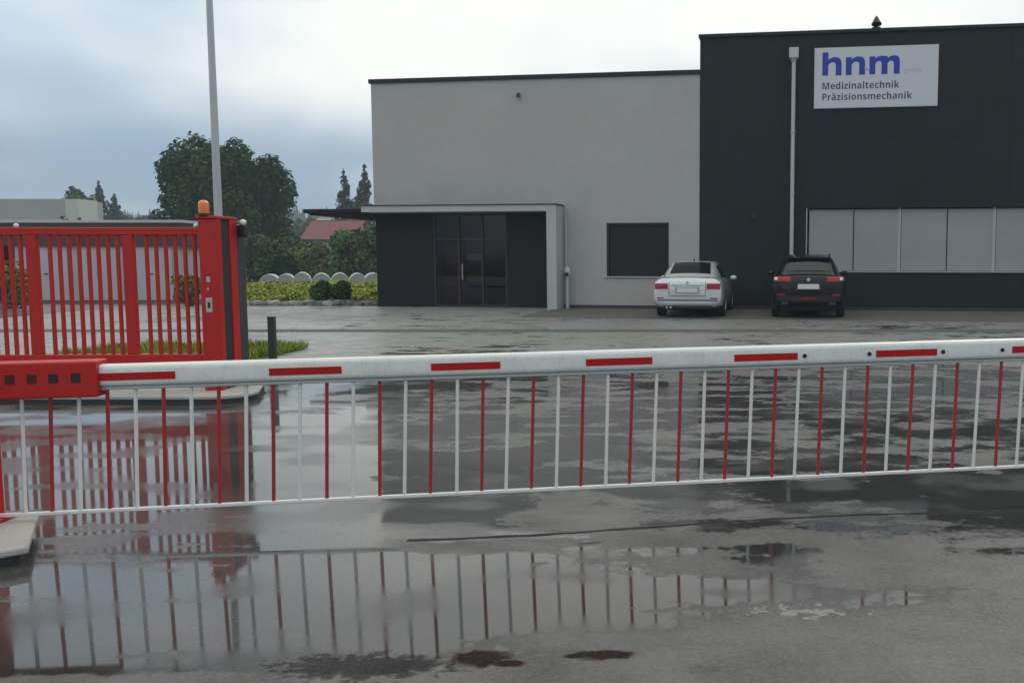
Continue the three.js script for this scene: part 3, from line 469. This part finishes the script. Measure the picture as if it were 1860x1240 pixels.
{
  const blk = phy([0.004, 0.005, 0.006], 0.3, { specularIntensity: 0.2, clearcoat: 0.6, clearcoatRoughness: 0.05 });
  const o = thing('black_car', 'black high bodied car parked tail out below the blinds', 'car', [3.75, 0, -23.75], bTurn);
  const { shell } = car(o, {
    paint: blk, R: 0.37, track: 0.84, axles: [-0.98, -3.78], mirror: [0.93, 1.12, -2.95], rearTilt: [0.6, 0.8], rw: [-0.28, -0.78, 0.90, 0.86], ws: [-2.75, -3.45], sideWin: [[-0.75, -1.2], [-1.27, -2.05], [-2.12, -2.9]],
    body: [[0.0, 0.80, 0.44, 0.64, 0.92, 0.97, 0.66], [-0.03, 0.87, 0.40, 0.66, 1.01, 1.05, 0.70], [-0.09, 0.91, 0.36, 0.68, 1.05, 1.10, 0.68], [-0.25, 0.935, 0.34, 0.68, 1.09, 1.13, 0.72], [-0.8, 0.945, 0.32, 0.68, 1.08, 1.13, 0.74], [-1.6, 0.945, 0.30, 0.68, 1.06, 1.11, 0.76], [-3.1, 0.94, 0.30, 0.68, 1.03, 1.09, 0.74], [-3.7, 0.93, 0.32, 0.66, 0.98, 1.06, 0.7], [-4.35, 0.88, 0.34, 0.62, 0.88, 0.96, 0.6], [-4.55, 0.78, 0.38, 0.56, 0.74, 0.82, 0.52], [-4.65, 0.6, 0.46, 0.54, 0.62, 0.66, 0.44]],
    house: [[-0.17, 0.72, 1.10, 0.68, 1.13], [-0.36, 0.78, 1.09, 0.65, 1.27], [-0.58, 0.80, 1.08, 0.625, 1.43], [-0.80, 0.815, 1.075, 0.61, 1.55], [-1.1, 0.825, 1.07, 0.605, 1.605], [-1.9, 0.83, 1.06, 0.61, 1.645], [-2.6, 0.83, 1.06, 0.61, 1.61], [-3.05, 0.81, 1.06, 0.65, 1.40], [-3.6, 0.74, 1.05, 0.70, 1.085]],
  });
  part('roof_spoiler', bx(-0.56, 1.535, -0.86, 0.56, 1.565, -0.62, 0.012), blk, o);
  for (const s of [-1, 1]) { const l = part('tail_light', tailPlate(s > 0 ? 0.46 : -0.87, s > 0 ? 0.87 : -0.46, 0.96, 1.075, shell, 0.010), tailLight, o); part('light_glint_strip', tailPlate(s > 0 ? 0.78 : -0.87, s > 0 ? 0.87 : -0.78, 0.985, 1.06, shell, 0.016), tailClear, l); }
  part('number_plate', bx(-0.27, 0.76, 0.0, 0.27, 0.885, 0.03, 0.004), plateM, o);
  part('plate_recess', bx(-0.36, 0.72, -0.05, 0.36, 0.93, 0.012, 0.01), M.black, o);
  part('emblem', cyl(0.045, 0.045, 0.012, 0, 0, 0, 18).rotateX(Math.PI / 2).translate(0, 1.0, -0.005), M.galv, o);
  part('bumper_cover', tailPlate(-0.8, 0.8, 0.42, 0.6, shell, 0.008), M.rubber, o);
  for (const s of [-1, 1]) part('reflector', tailPlate(s > 0 ? 0.6 : -0.8, s > 0 ? 0.8 : -0.6, 0.60, 0.635, shell, 0.008), tailLight, o);
  part('fog_reflector', tailPlate(-0.2, 0.2, 0.50, 0.54, shell, 0.016), tailLight, o);
  for (const s of [-1, 1]) part('exhaust_trim', bx(s * 0.6 - 0.09, 0.36, -0.06, s * 0.6 + 0.09, 0.42, 0.012, 0.015), M.charcoal, o);
  for (const s of [-1, 1]) part('roof_rail', bar([s * 0.56, 1.63, -1.15], [s * 0.57, 1.645, -2.5], 0.016), M.black, o);
}

// ------------------------------------------------------------------ vegetation
function leaves(r, blobs, count, size, tint = 0.35) {   // many small leaf faces through the blobs' shells
  const pos = new Float32Array(count * 12), nor = new Float32Array(count * 12), col = new Float32Array(count * 12), idx = [];
  const vol = blobs.map((b) => b[3] * b[4] * 1), tot = vol.reduce((a, b) => a + b, 0);
  const a = new THREE.Vector3(), b = new THREE.Vector3(), n = new THREE.Vector3(), tone = blobs.map(() => [0.72 + 0.62 * r(), 0.88 + 0.3 * r()]);
  for (let i = 0; i < count; i++) {
    let q = r() * tot, k = 0; while (k < blobs.length - 1 && (q -= vol[k]) > 0) k++;
    const [cx, cy, cz, rx, ry, rz] = blobs[k];
    let x, y, z, l; do { x = r() * 2 - 1; y = r() * 2 - 1; z = r() * 2 - 1; l = Math.sqrt(x * x + y * y + z * z); } while (l > 1 || l < 0.05);
    const f = Math.pow(l, 0.45) / l * (0.86 + 0.28 * r()); x *= f; y *= f; z *= f;
    const s = size * (0.55 + 0.9 * r());
    n.set(x + (r() - 0.5) * 1.6, y + (r() - 0.3) * 1.6, z + (r() - 0.5) * 1.6).normalize();
    a.set(r() - 0.5, r() - 0.5, r() - 0.5).cross(n).normalize(); b.crossVectors(n, a);
    const px = cx + x * rx, py = cy + y * ry, pz = cz + z * rz, v = (1 - tint / 2 + tint * r()) * tone[k][0], w = (0.85 + 0.3 * r()) * tone[k][1];
    [[-0.5, 0], [0, -0.38], [0.5, 0], [0, 0.38]].forEach(([u, t], c) => { const o = i * 12 + c * 3; pos[o] = px + (a.x * u + b.x * t) * s; pos[o + 1] = py + (a.y * u + b.y * t) * s; pos[o + 2] = pz + (a.z * u + b.z * t) * s; nor[o] = n.x; nor[o + 1] = n.y; nor[o + 2] = n.z; col[o] = v * w; col[o + 1] = v; col[o + 2] = v * 0.9; });
    idx.push(i * 4, i * 4 + 1, i * 4 + 2, i * 4, i * 4 + 2, i * 4 + 3);
  }
  const g = new THREE.BufferGeometry(); g.setAttribute('position', new THREE.BufferAttribute(pos, 3)); g.setAttribute('normal', new THREE.BufferAttribute(nor, 3)); g.setAttribute('color', new THREE.BufferAttribute(col, 3)); g.setIndex(idx); return g;
}
function crownBlobs(r, cx, cy, rx, ry, n) {   // upright tufts spread over an uneven dome
  const out = [[0, cy - ry * 0.12, 0, rx * 0.56, ry * 0.6, rx * 0.56]];
  for (let i = 0; i < n; i++) { const th = r() * Math.PI * 2, q = Math.sqrt(r()) * 0.88, top = cy + ry * (Math.sqrt(1 - q * q) * 0.86 - 0.1), y = mix(cy - ry * 0.78 * Math.sqrt(1 - q * q), top, Math.pow(r(), 0.55)), k = 0.11 + 0.11 * r(); out.push([cx + Math.cos(th) * q * rx * 0.93, y, Math.sin(th) * q * rx * 0.93, rx * k, ry * k * (1.2 + 0.7 * r()), rx * k]); }
  return out;
}
function tree(name, label, [x, z], cy, rx, ry, count, size, color, seed, group) {
  const r = rng(seed), t = thing(name, label, 'tree', [x, -0.03, z], 0, group), limbs = [bar([0, 0, 0], [0, cy * 0.8, 0], rx * 0.085, rx * 0.05, 9)];
  const bl = crownBlobs(r, 0, cy, rx, ry, 78);
  for (let i = 1; i < 10; i++) limbs.push(bar([0, cy * (0.35 + 0.05 * i), 0], [bl[i][0] * 0.9, bl[i][1], bl[i][2] * 0.9], rx * 0.035, rx * 0.012, 6));
  part('trunk', limbs, M.bark, t); part('crown', leaves(r, bl, count, size), leafMat(color), t);
}
function conifer(name, label, [x, z], h, w, color, seed, group, base = -0.03) {
  const r = rng(seed), t = thing(name, label, 'tree', [x, base, z], 0, group), bl = []; const n = 13;
  for (let i = 0; i < n; i++) { const f = i / (n - 1), q = (1 - f) * w * 0.5 + 0.12; for (let k = 0; k < 4; k++) { const a = r() * 6.28; bl.push([Math.cos(a) * q * 0.5, h * (0.08 + 0.9 * f), Math.sin(a) * q * 0.5, q * 0.62, h * 0.05, q * 0.62]); } }
  part('trunk', [bar([0, 0, 0], [0, h * 0.95, 0], w * 0.05, 0.03, 8)], M.bark, t); part('crown', leaves(r, bl, 5200, 0.34 * Math.max(1, h / 11)), leafMat(color), t);
}
function shrub(label, [x, z], w, h, color, seed, count = 5000, size = 0.24, group = 'shrubs behind the vegetable bed') {
  const r = rng(seed), t = thing('shrub', label, 'shrub', [x, -0.03, z], 0, group), bl = [];
  for (let i = 0; i < 13; i++) bl.push([(r() - 0.5) * w * 0.75, h * (0.18 + 0.62 * r()), (r() - 0.5) * w * 0.5, w * (0.16 + 0.12 * r()), h * (0.15 + 0.1 * r()), w * (0.14 + 0.1 * r())]);
  const st = []; for (let i = 0; i < 5; i++) st.push(bar([(r() - 0.5) * 0.3, 0, (r() - 0.5) * 0.3], [bl[i][0], bl[i][1], bl[i][2]], 0.04, 0.015, 6));
  part('stem', st, M.bark, t); part('foliage', leaves(r, bl, count, size), leafMat(color), t);
}
const px = (u, z) => (u - 1200) * -z / FOCAL;      // metres across at a depth, for laying out the far things
tree('round_tree', 'big round dark green tree behind the flagpole', [px(421, -76), -76], 6.0, 6.0, 5.7, 42000, 0.32, [0.032, 0.066, 0.018], 5);
conifer('conifer', 'dark pointed conifer just left of the grey building', [px(631, -118), -118], 12.3, 6.2, [0.035, 0.06, 0.035], 11, 'conifers in the distance');
conifer('conifer', 'broad conifer half hidden by the grey building corner', [px(668, -112), -112], 12.3, 6.5, [0.045, 0.075, 0.03], 12, 'conifers in the distance');
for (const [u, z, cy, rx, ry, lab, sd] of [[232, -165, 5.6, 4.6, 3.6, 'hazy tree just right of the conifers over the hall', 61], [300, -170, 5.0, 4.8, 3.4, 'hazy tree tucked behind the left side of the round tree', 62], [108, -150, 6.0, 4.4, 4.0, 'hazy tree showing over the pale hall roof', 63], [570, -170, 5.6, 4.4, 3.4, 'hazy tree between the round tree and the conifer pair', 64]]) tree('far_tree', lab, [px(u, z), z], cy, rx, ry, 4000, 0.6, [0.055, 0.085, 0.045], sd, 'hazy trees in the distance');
conifer('conifer', 'tallest conifer above the far hall roof end', [px(189, -130), -130], 11.9, 8.0, [0.04, 0.065, 0.04], 13, 'conifers in the distance');
conifer('conifer', 'smaller conifer right of the tallest one over the hall', [px(216, -130), -130], 10.3, 6.5, [0.04, 0.065, 0.04], 14, 'conifers in the distance');
tree('leafy_tree', 'light green bushy tree rising behind the far hall roof', [px(148, -120), -120], 7.0, 2.6, 3.4, 6000, 0.4, [0.07, 0.10, 0.04], 15);
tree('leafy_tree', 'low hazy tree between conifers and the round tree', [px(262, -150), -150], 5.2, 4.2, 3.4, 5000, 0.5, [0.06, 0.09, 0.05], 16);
for (const [u, z, w, h, c, lab, s] of [
  [452, -62, 3.0, 3.6, [0.065, 0.085, 0.045], 'dark shrub next to the red gate post', 21], [505, -64, 3.4, 3.2, [0.075, 0.095, 0.055], 'dull green shrub under the round tree edge', 22], [548, -64, 3.2, 3.0, [0.08, 0.11, 0.05], 'mid green shrub left of the red roof', 23],
  [592, -62, 3.2, 2.6, [0.085, 0.13, 0.05], 'low shrub in front of the red roof', 24], [632, -62, 2.8, 3.5, [0.075, 0.15, 0.045], 'brighter green shrub right of the red roof', 25], [668, -60, 2.6, 4.0, [0.07, 0.095, 0.055], 'tall grey green shrub touching the building corner', 26], [700, -60, 2.6, 3.8, [0.07, 0.09, 0.05], 'shrub behind the dark entrance wall', 27]]) shrub(lab, [px(u, z), z], w, h, c, s);
shrub('small dark bush in front of the pale far hall', [px(136, -48), -48], 1.3, 3.6, [0.035, 0.055, 0.03], 31, 1800, 0.2, 'shrubs by the halls');
shrub('yellow green bush at the left edge behind the gate', [px(12, -29), -29], 1.5, 1.5, [0.12, 0.14, 0.03], 32, 1800, 0.12, 'shrubs by the halls');
shrub('low green bush behind the right end of the gate', [px(345, -30), -30], 0.9, 1.1, [0.10, 0.14, 0.04], 33, 1200, 0.12, 'shrubs by the halls');

// vegetable bed: row tunnels, crop, soil, edging stones
{
  const soil = std([0.06, 0.05, 0.04], 0.95, { map: tiled(blotchT, 4), bumpMap: tiled(grainT, 16), bumpScale: 0.04 });
  struct('soil_bed', sheet(-34, -60, -10.6, -31.2, 0.0), soil);
  const fleece = phy([0.46, 0.50, 0.44], 0.7, { transmission: 0.35, thickness: 0 });
  const z = -56, tun = toCreasedNormals(new THREE.CylinderGeometry(0.52, 0.52, 2.5, 16, 1, true, 0, Math.PI).rotateZ(Math.PI / 2).rotateY(Math.PI / 2).scale(1, 1.15, 1), 1.2);
  const cap = new THREE.CircleGeometry(0.515, 18, 0, Math.PI).scale(1, 1.15, 1).translate(0, 0, 1.245);
  const hoop = new THREE.TorusGeometry(0.53, 0.016, 6, 20, Math.PI).scale(1, 1.15, 1);
  const names = ['leftmost', 'second', 'third', 'fourth', 'fifth', 'sixth', 'rightmost'];
  [492, 521, 550, 585, 618, 650, 678].forEach((u, i) => {
    const t = thing('row_tunnel', `${names[i]} of the white fleece tunnels over the vegetable bed`, 'row tunnel', [px(u, z), 0.0, z], 0.34, 'row tunnels over the vegetable bed'); t.scale.set(0.94 + 0.14 * NT[i * 37 + 5], 0.88 + 0.24 * NT[i * 53 + 9], 1);
    part('cover', [mergeFix(tun), mergeFix(cap)], fleece, t); for (const q of [-1.2, 0, 1.26]) part('hoop', hoop.clone().translate(0, 0, q), M.white, t);
  });
  const r = rng(90), bl = []; for (let i = 0; i < 260; i++) { const zz = -54 + r() * 20; bl.push([px(455 + r() * 245, zz), 0.05, zz, 0.5, 0.09 + 0.2 * r() * r(), 0.45]); }
  const crop = solo('crop_rows', leaves(r, bl, 30000, 0.15, 0.6), leafMat([0.24, 0.28, 0.05]), 'yellow green crop growing in front of the row tunnels', 'crop'); crop.userData.kind = 'stuff';
  const stoneG = []; for (let i = 0; i < 5; i++) { const g = new THREE.IcosahedronGeometry(0.2, 1), p = g.attributes.position; for (let k = 0; k < p.count; k++) { const f = 0.8 + 0.4 * vn(p.getX(k) * 7 + i * 5, p.getY(k) * 7 + p.getZ(k) * 3); p.setXYZ(k, p.getX(k) * f * 1.3, p.getY(k) * f * 0.7, p.getZ(k) * f); } stoneG.push(toCreasedNormals(g, 0.6)); }
  const sm = [std([0.22, 0.215, 0.2], 0.8), std([0.14, 0.135, 0.125], 0.8), std([0.33, 0.32, 0.3], 0.8)];
  for (let i = 0; i < 34; i++) { const zz = -31.0 + (r() - 0.5) * 0.8, m = part(numbered('edging_stone'), stoneG[i % 5], sm[Math.floor(r() * 3)], scene); m.position.set(px(442 + i * 7.2 + r() * 4, zz), 0.03, zz); m.rotation.y = r() * 6.28; m.scale.setScalar(0.5 + 0.55 * r()); tag(m, 'rough grey stone in the row edging the vegetable bed', 'stone', 'stones edging the vegetable bed'); }
  for (const [u, s, lab] of [[583, 41, 'left of two dark leafy clumps at the bed edge'], [617, 42, 'right of two dark leafy clumps at the bed edge']]) { const q = thing('leafy_clump', lab, 'plant', [px(u, -31.6), 0, -31.6], 0, 'dark clumps at the bed edge'), rr = rng(s); part('stem', [bar([0, 0, 0], [0.05, 0.4, 0], 0.02), bar([0, 0, 0], [-0.1, 0.35, 0.05], 0.02)], M.bark, q); part('foliage', leaves(rr, [[0, 0.35, 0, 0.38, 0.36, 0.35], [0.1, 0.55, 0, 0.25, 0.25, 0.25]], 900, 0.1), leafMat([0.03, 0.06, 0.02]), q); }
}
function mergeFix(g) { const h = g.index ? g.toNonIndexed() : g.clone(); return h; }
{ // grass strip behind the island
  const r = rng(55), pos = [], nor = [], col = [], n = 14000;
  for (let i = 0; i < n; i++) {
    const z = -13.9 - r() * 2.0, x = mix(-9.2, -6.05 - (z + 15.5) * 0.1, Math.pow(r(), 0.8)), h = 0.05 + 0.11 * r() * fbm(x * 2, z * 2, 2) * 2, a = r() * 6.28, w = 0.012, lx = (r() - 0.5) * 0.14, lz = (r() - 0.5) * 0.14, v = 0.5 + 0.8 * r(), dry = r() < 0.25 ? 1.5 : 0.9;
    pos.push(x - Math.cos(a) * w, 0.02, z - Math.sin(a) * w, x + Math.cos(a) * w, 0.02, z + Math.sin(a) * w, x + lx, 0.02 + h, z + lz); for (let k = 0; k < 3; k++) { nor.push(-Math.sin(a), 0.6, Math.cos(a)); col.push(v * dry, v, v * 0.8); }
  }
  const g = new THREE.BufferGeometry(); g.setAttribute('position', new THREE.Float32BufferAttribute(pos, 3)); g.setAttribute('normal', new THREE.Float32BufferAttribute(nor, 3)); g.setAttribute('color', new THREE.Float32BufferAttribute(col, 3));
  const m = solo('grass', g, leafMat([0.22, 0.31, 0.05]), 'strip of short green grass behind the gate post', 'grass'); m.userData.kind = 'stuff';
  struct('verge', bx(-9.3, -0.02, -16.0, -6.1, 0.02, -13.8, 0.015), std([0.07, 0.085, 0.035], 0.95, { map: tiled(blotchT, 1) }));
}

// ------------------------------------------------------------------ houses and halls behind
{
  const z = -34, x0 = px(-330, z), x1 = px(336, z), w0 = px(30, z);
  const t = thing('garage_block', 'low flat roofed grey building with brown fascia behind the gate', 'building', [0, 0, z]);
  const gw = std([0.44, 0.42, 0.43], 0.85, { map: tiled(blotchT, 0.3) });
  part('wall', metres(bx(w0, 0, -5, x1 - 0.15, 1.98, -0.02)), gw, t); part('wall', metres(bx(x0, 0, -5, w0 - 0.002, 1.98, -4.8)), std([0.12, 0.08, 0.06], 0.9), t, 'brown rear wall of the open bay');
  part('fascia', metres(bx(x0, 1.98, -5.1, x1, 2.8, 0.1)), std([0.075, 0.042, 0.036], 0.75, { map: tiled(streakT, 0.4) }), t); part('roof_edge', bx(x0, 2.8, -5.15, x1 + 0.05, 2.9, 0.16, 0.01), M.galv, t);
  for (let i = 0; i < 3; i++) { const a = w0 + 0.35 + i * 1.9; const d = part('garage_door', metres(bx(a, 0.02, -0.02, a + 1.55, 1.9, 0.012)), std([0.49, 0.47, 0.485], 0.7, { map: tiled(blotchT, 0.4) }), t); part('handle', bx(a + 0.7, 0.95, 0.012, a + 0.85, 0.99, 0.03), M.black, d); }
  for (const x of [x0 + 0.1, (x0 + w0) / 2]) part('post', bx(x, 0, -0.1, x + 0.12, 1.98, 0.02), M.charcoal, t);
}
function gable(name, label, [x, z], w, d, eave, ridge, wallM, roofM, turn = 0) {
  const t = thing(name, label, 'building', [x, -0.03, z], turn);
  const sh = new THREE.Shape(); sh.moveTo(-d / 2, 0); sh.lineTo(d / 2, 0); sh.lineTo(d / 2, eave); sh.lineTo(0, ridge); sh.lineTo(-d / 2, eave); sh.closePath();
  part('wall', metres(new THREE.ExtrudeGeometry(sh, { depth: w, bevelEnabled: false }).rotateY(Math.PI / 2).translate(-w / 2, 0, 0)), wallM, t);
  for (const s of [1, -1]) { const L = Math.hypot(d / 2 + 0.4, ridge - eave), a = Math.atan2(ridge - eave, d / 2); part('roof', metres(new THREE.BoxGeometry(w + 0.6, 0.14, L + 0.1)).rotateX(s * a).translate(0, (eave + ridge) / 2 + 0.06, s * (d / 4 + 0.1)), roofM, t); }
  return t;
}
{
  const hx = px(150, -60), h = thing('far_hall', 'pale flat hall with light grey cladding at the left edge', 'building', [hx, -0.03, -60]);
  part('wall', metres(bx(-19, 0, -4, 0, 3.95, 0)), std([0.20, 0.16, 0.145], 0.85, { map: tiled(blotchT, 0.2) }), h);
  part('upper_cladding', metres(bx(-19.02, 3.95, -4.02, -0.8, 5.3, 0.05)), std([0.40, 0.41, 0.41], 0.6, { map: tiled(streakT, 0.2) }), h); part('corner_panel', metres(bx(-0.8, 3.95, -2.02, 0.03, 5.3, 0.04)), std([0.52, 0.52, 0.48], 0.6), h, 'lighter cladding at the hall corner');
  for (let i = 0; i < 5; i++) part('window', bx(-17 + i * 3.2, 1.4, -0.02, -15.2 + i * 3.2, 2.7, 0.03), M.glassDark, h);
  const r = gable('red_roofed_house', 'low house with a brick red roof behind the shrubs', [px(592, -88), -92], 4.6, 6, 3.3, 5.0, std([0.45, 0.42, 0.38], 0.85), std([0.20, 0.075, 0.065], 0.8, { map: tiled(blotchT, 0.5) }));
  part('chimney', bx(0.8, 4.4, -0.5, 1.2, 5.35, -0.1), std([0.2, 0.12, 0.1], 0.9), r);
  const wv = gable('white_house', 'white walled house behind the brick red roof', [px(606, -118), -122], 5.4, 6, 5.6, 6.6, std([0.66, 0.66, 0.64], 0.8), std([0.25, 0.26, 0.27], 0.7));
  for (let i = 0; i < 3; i++) part('window', bx(-2 + i * 1.5, 3.6, 3.0, -1.1 + i * 1.5, 4.8, 3.03), M.glassDark, wv);
}
{ // far wooded ridge
  const r = rng(123), hillG = new THREE.SphereGeometry(1, 48, 16, 0, Math.PI * 2, 0, Math.PI / 2).scale(420, 13, 130).translate(-140, -0.6, -520);
  struct('hill', hillG, std([0.05, 0.07, 0.035], 0.95));
  const geos = []; const cone = new THREE.ConeGeometry(1, 1, 7, 3), p0 = cone.attributes.position;
  for (let i = 0; i < 900; i++) {
    const u = -60 + r() * 780, z = -395 - r() * 110, x = px(u, z), e = 1 - ((x + 140) / 420) ** 2 - ((z + 520) / 130) ** 2; const y = 13 * Math.sqrt(Math.max(0, e)) - 1.2, g = cone.clone(), p = g.attributes.position, h = 8 + 9 * r(), w = 2 + 1.6 * r();
    for (let k = 0; k < p.count; k++) { const j = 0.75 + 0.5 * vn(p.getX(k) * 3 + i, p.getZ(k) * 3 + p.getY(k) * 5); p.setXYZ(k, p0.getX(k) * w * j + x, (p0.getY(k) + 0.5) * h + y, p0.getZ(k) * w * j + z); }
    g.computeVertexNormals(); geos.push(g);
  }
  const f = solo('far_forest', geos, std([0.035, 0.055, 0.033], 0.95), 'hazy dark wood along the far ridge', 'forest'); f.userData.kind = 'stuff';
}

renderer.render(scene, camera);
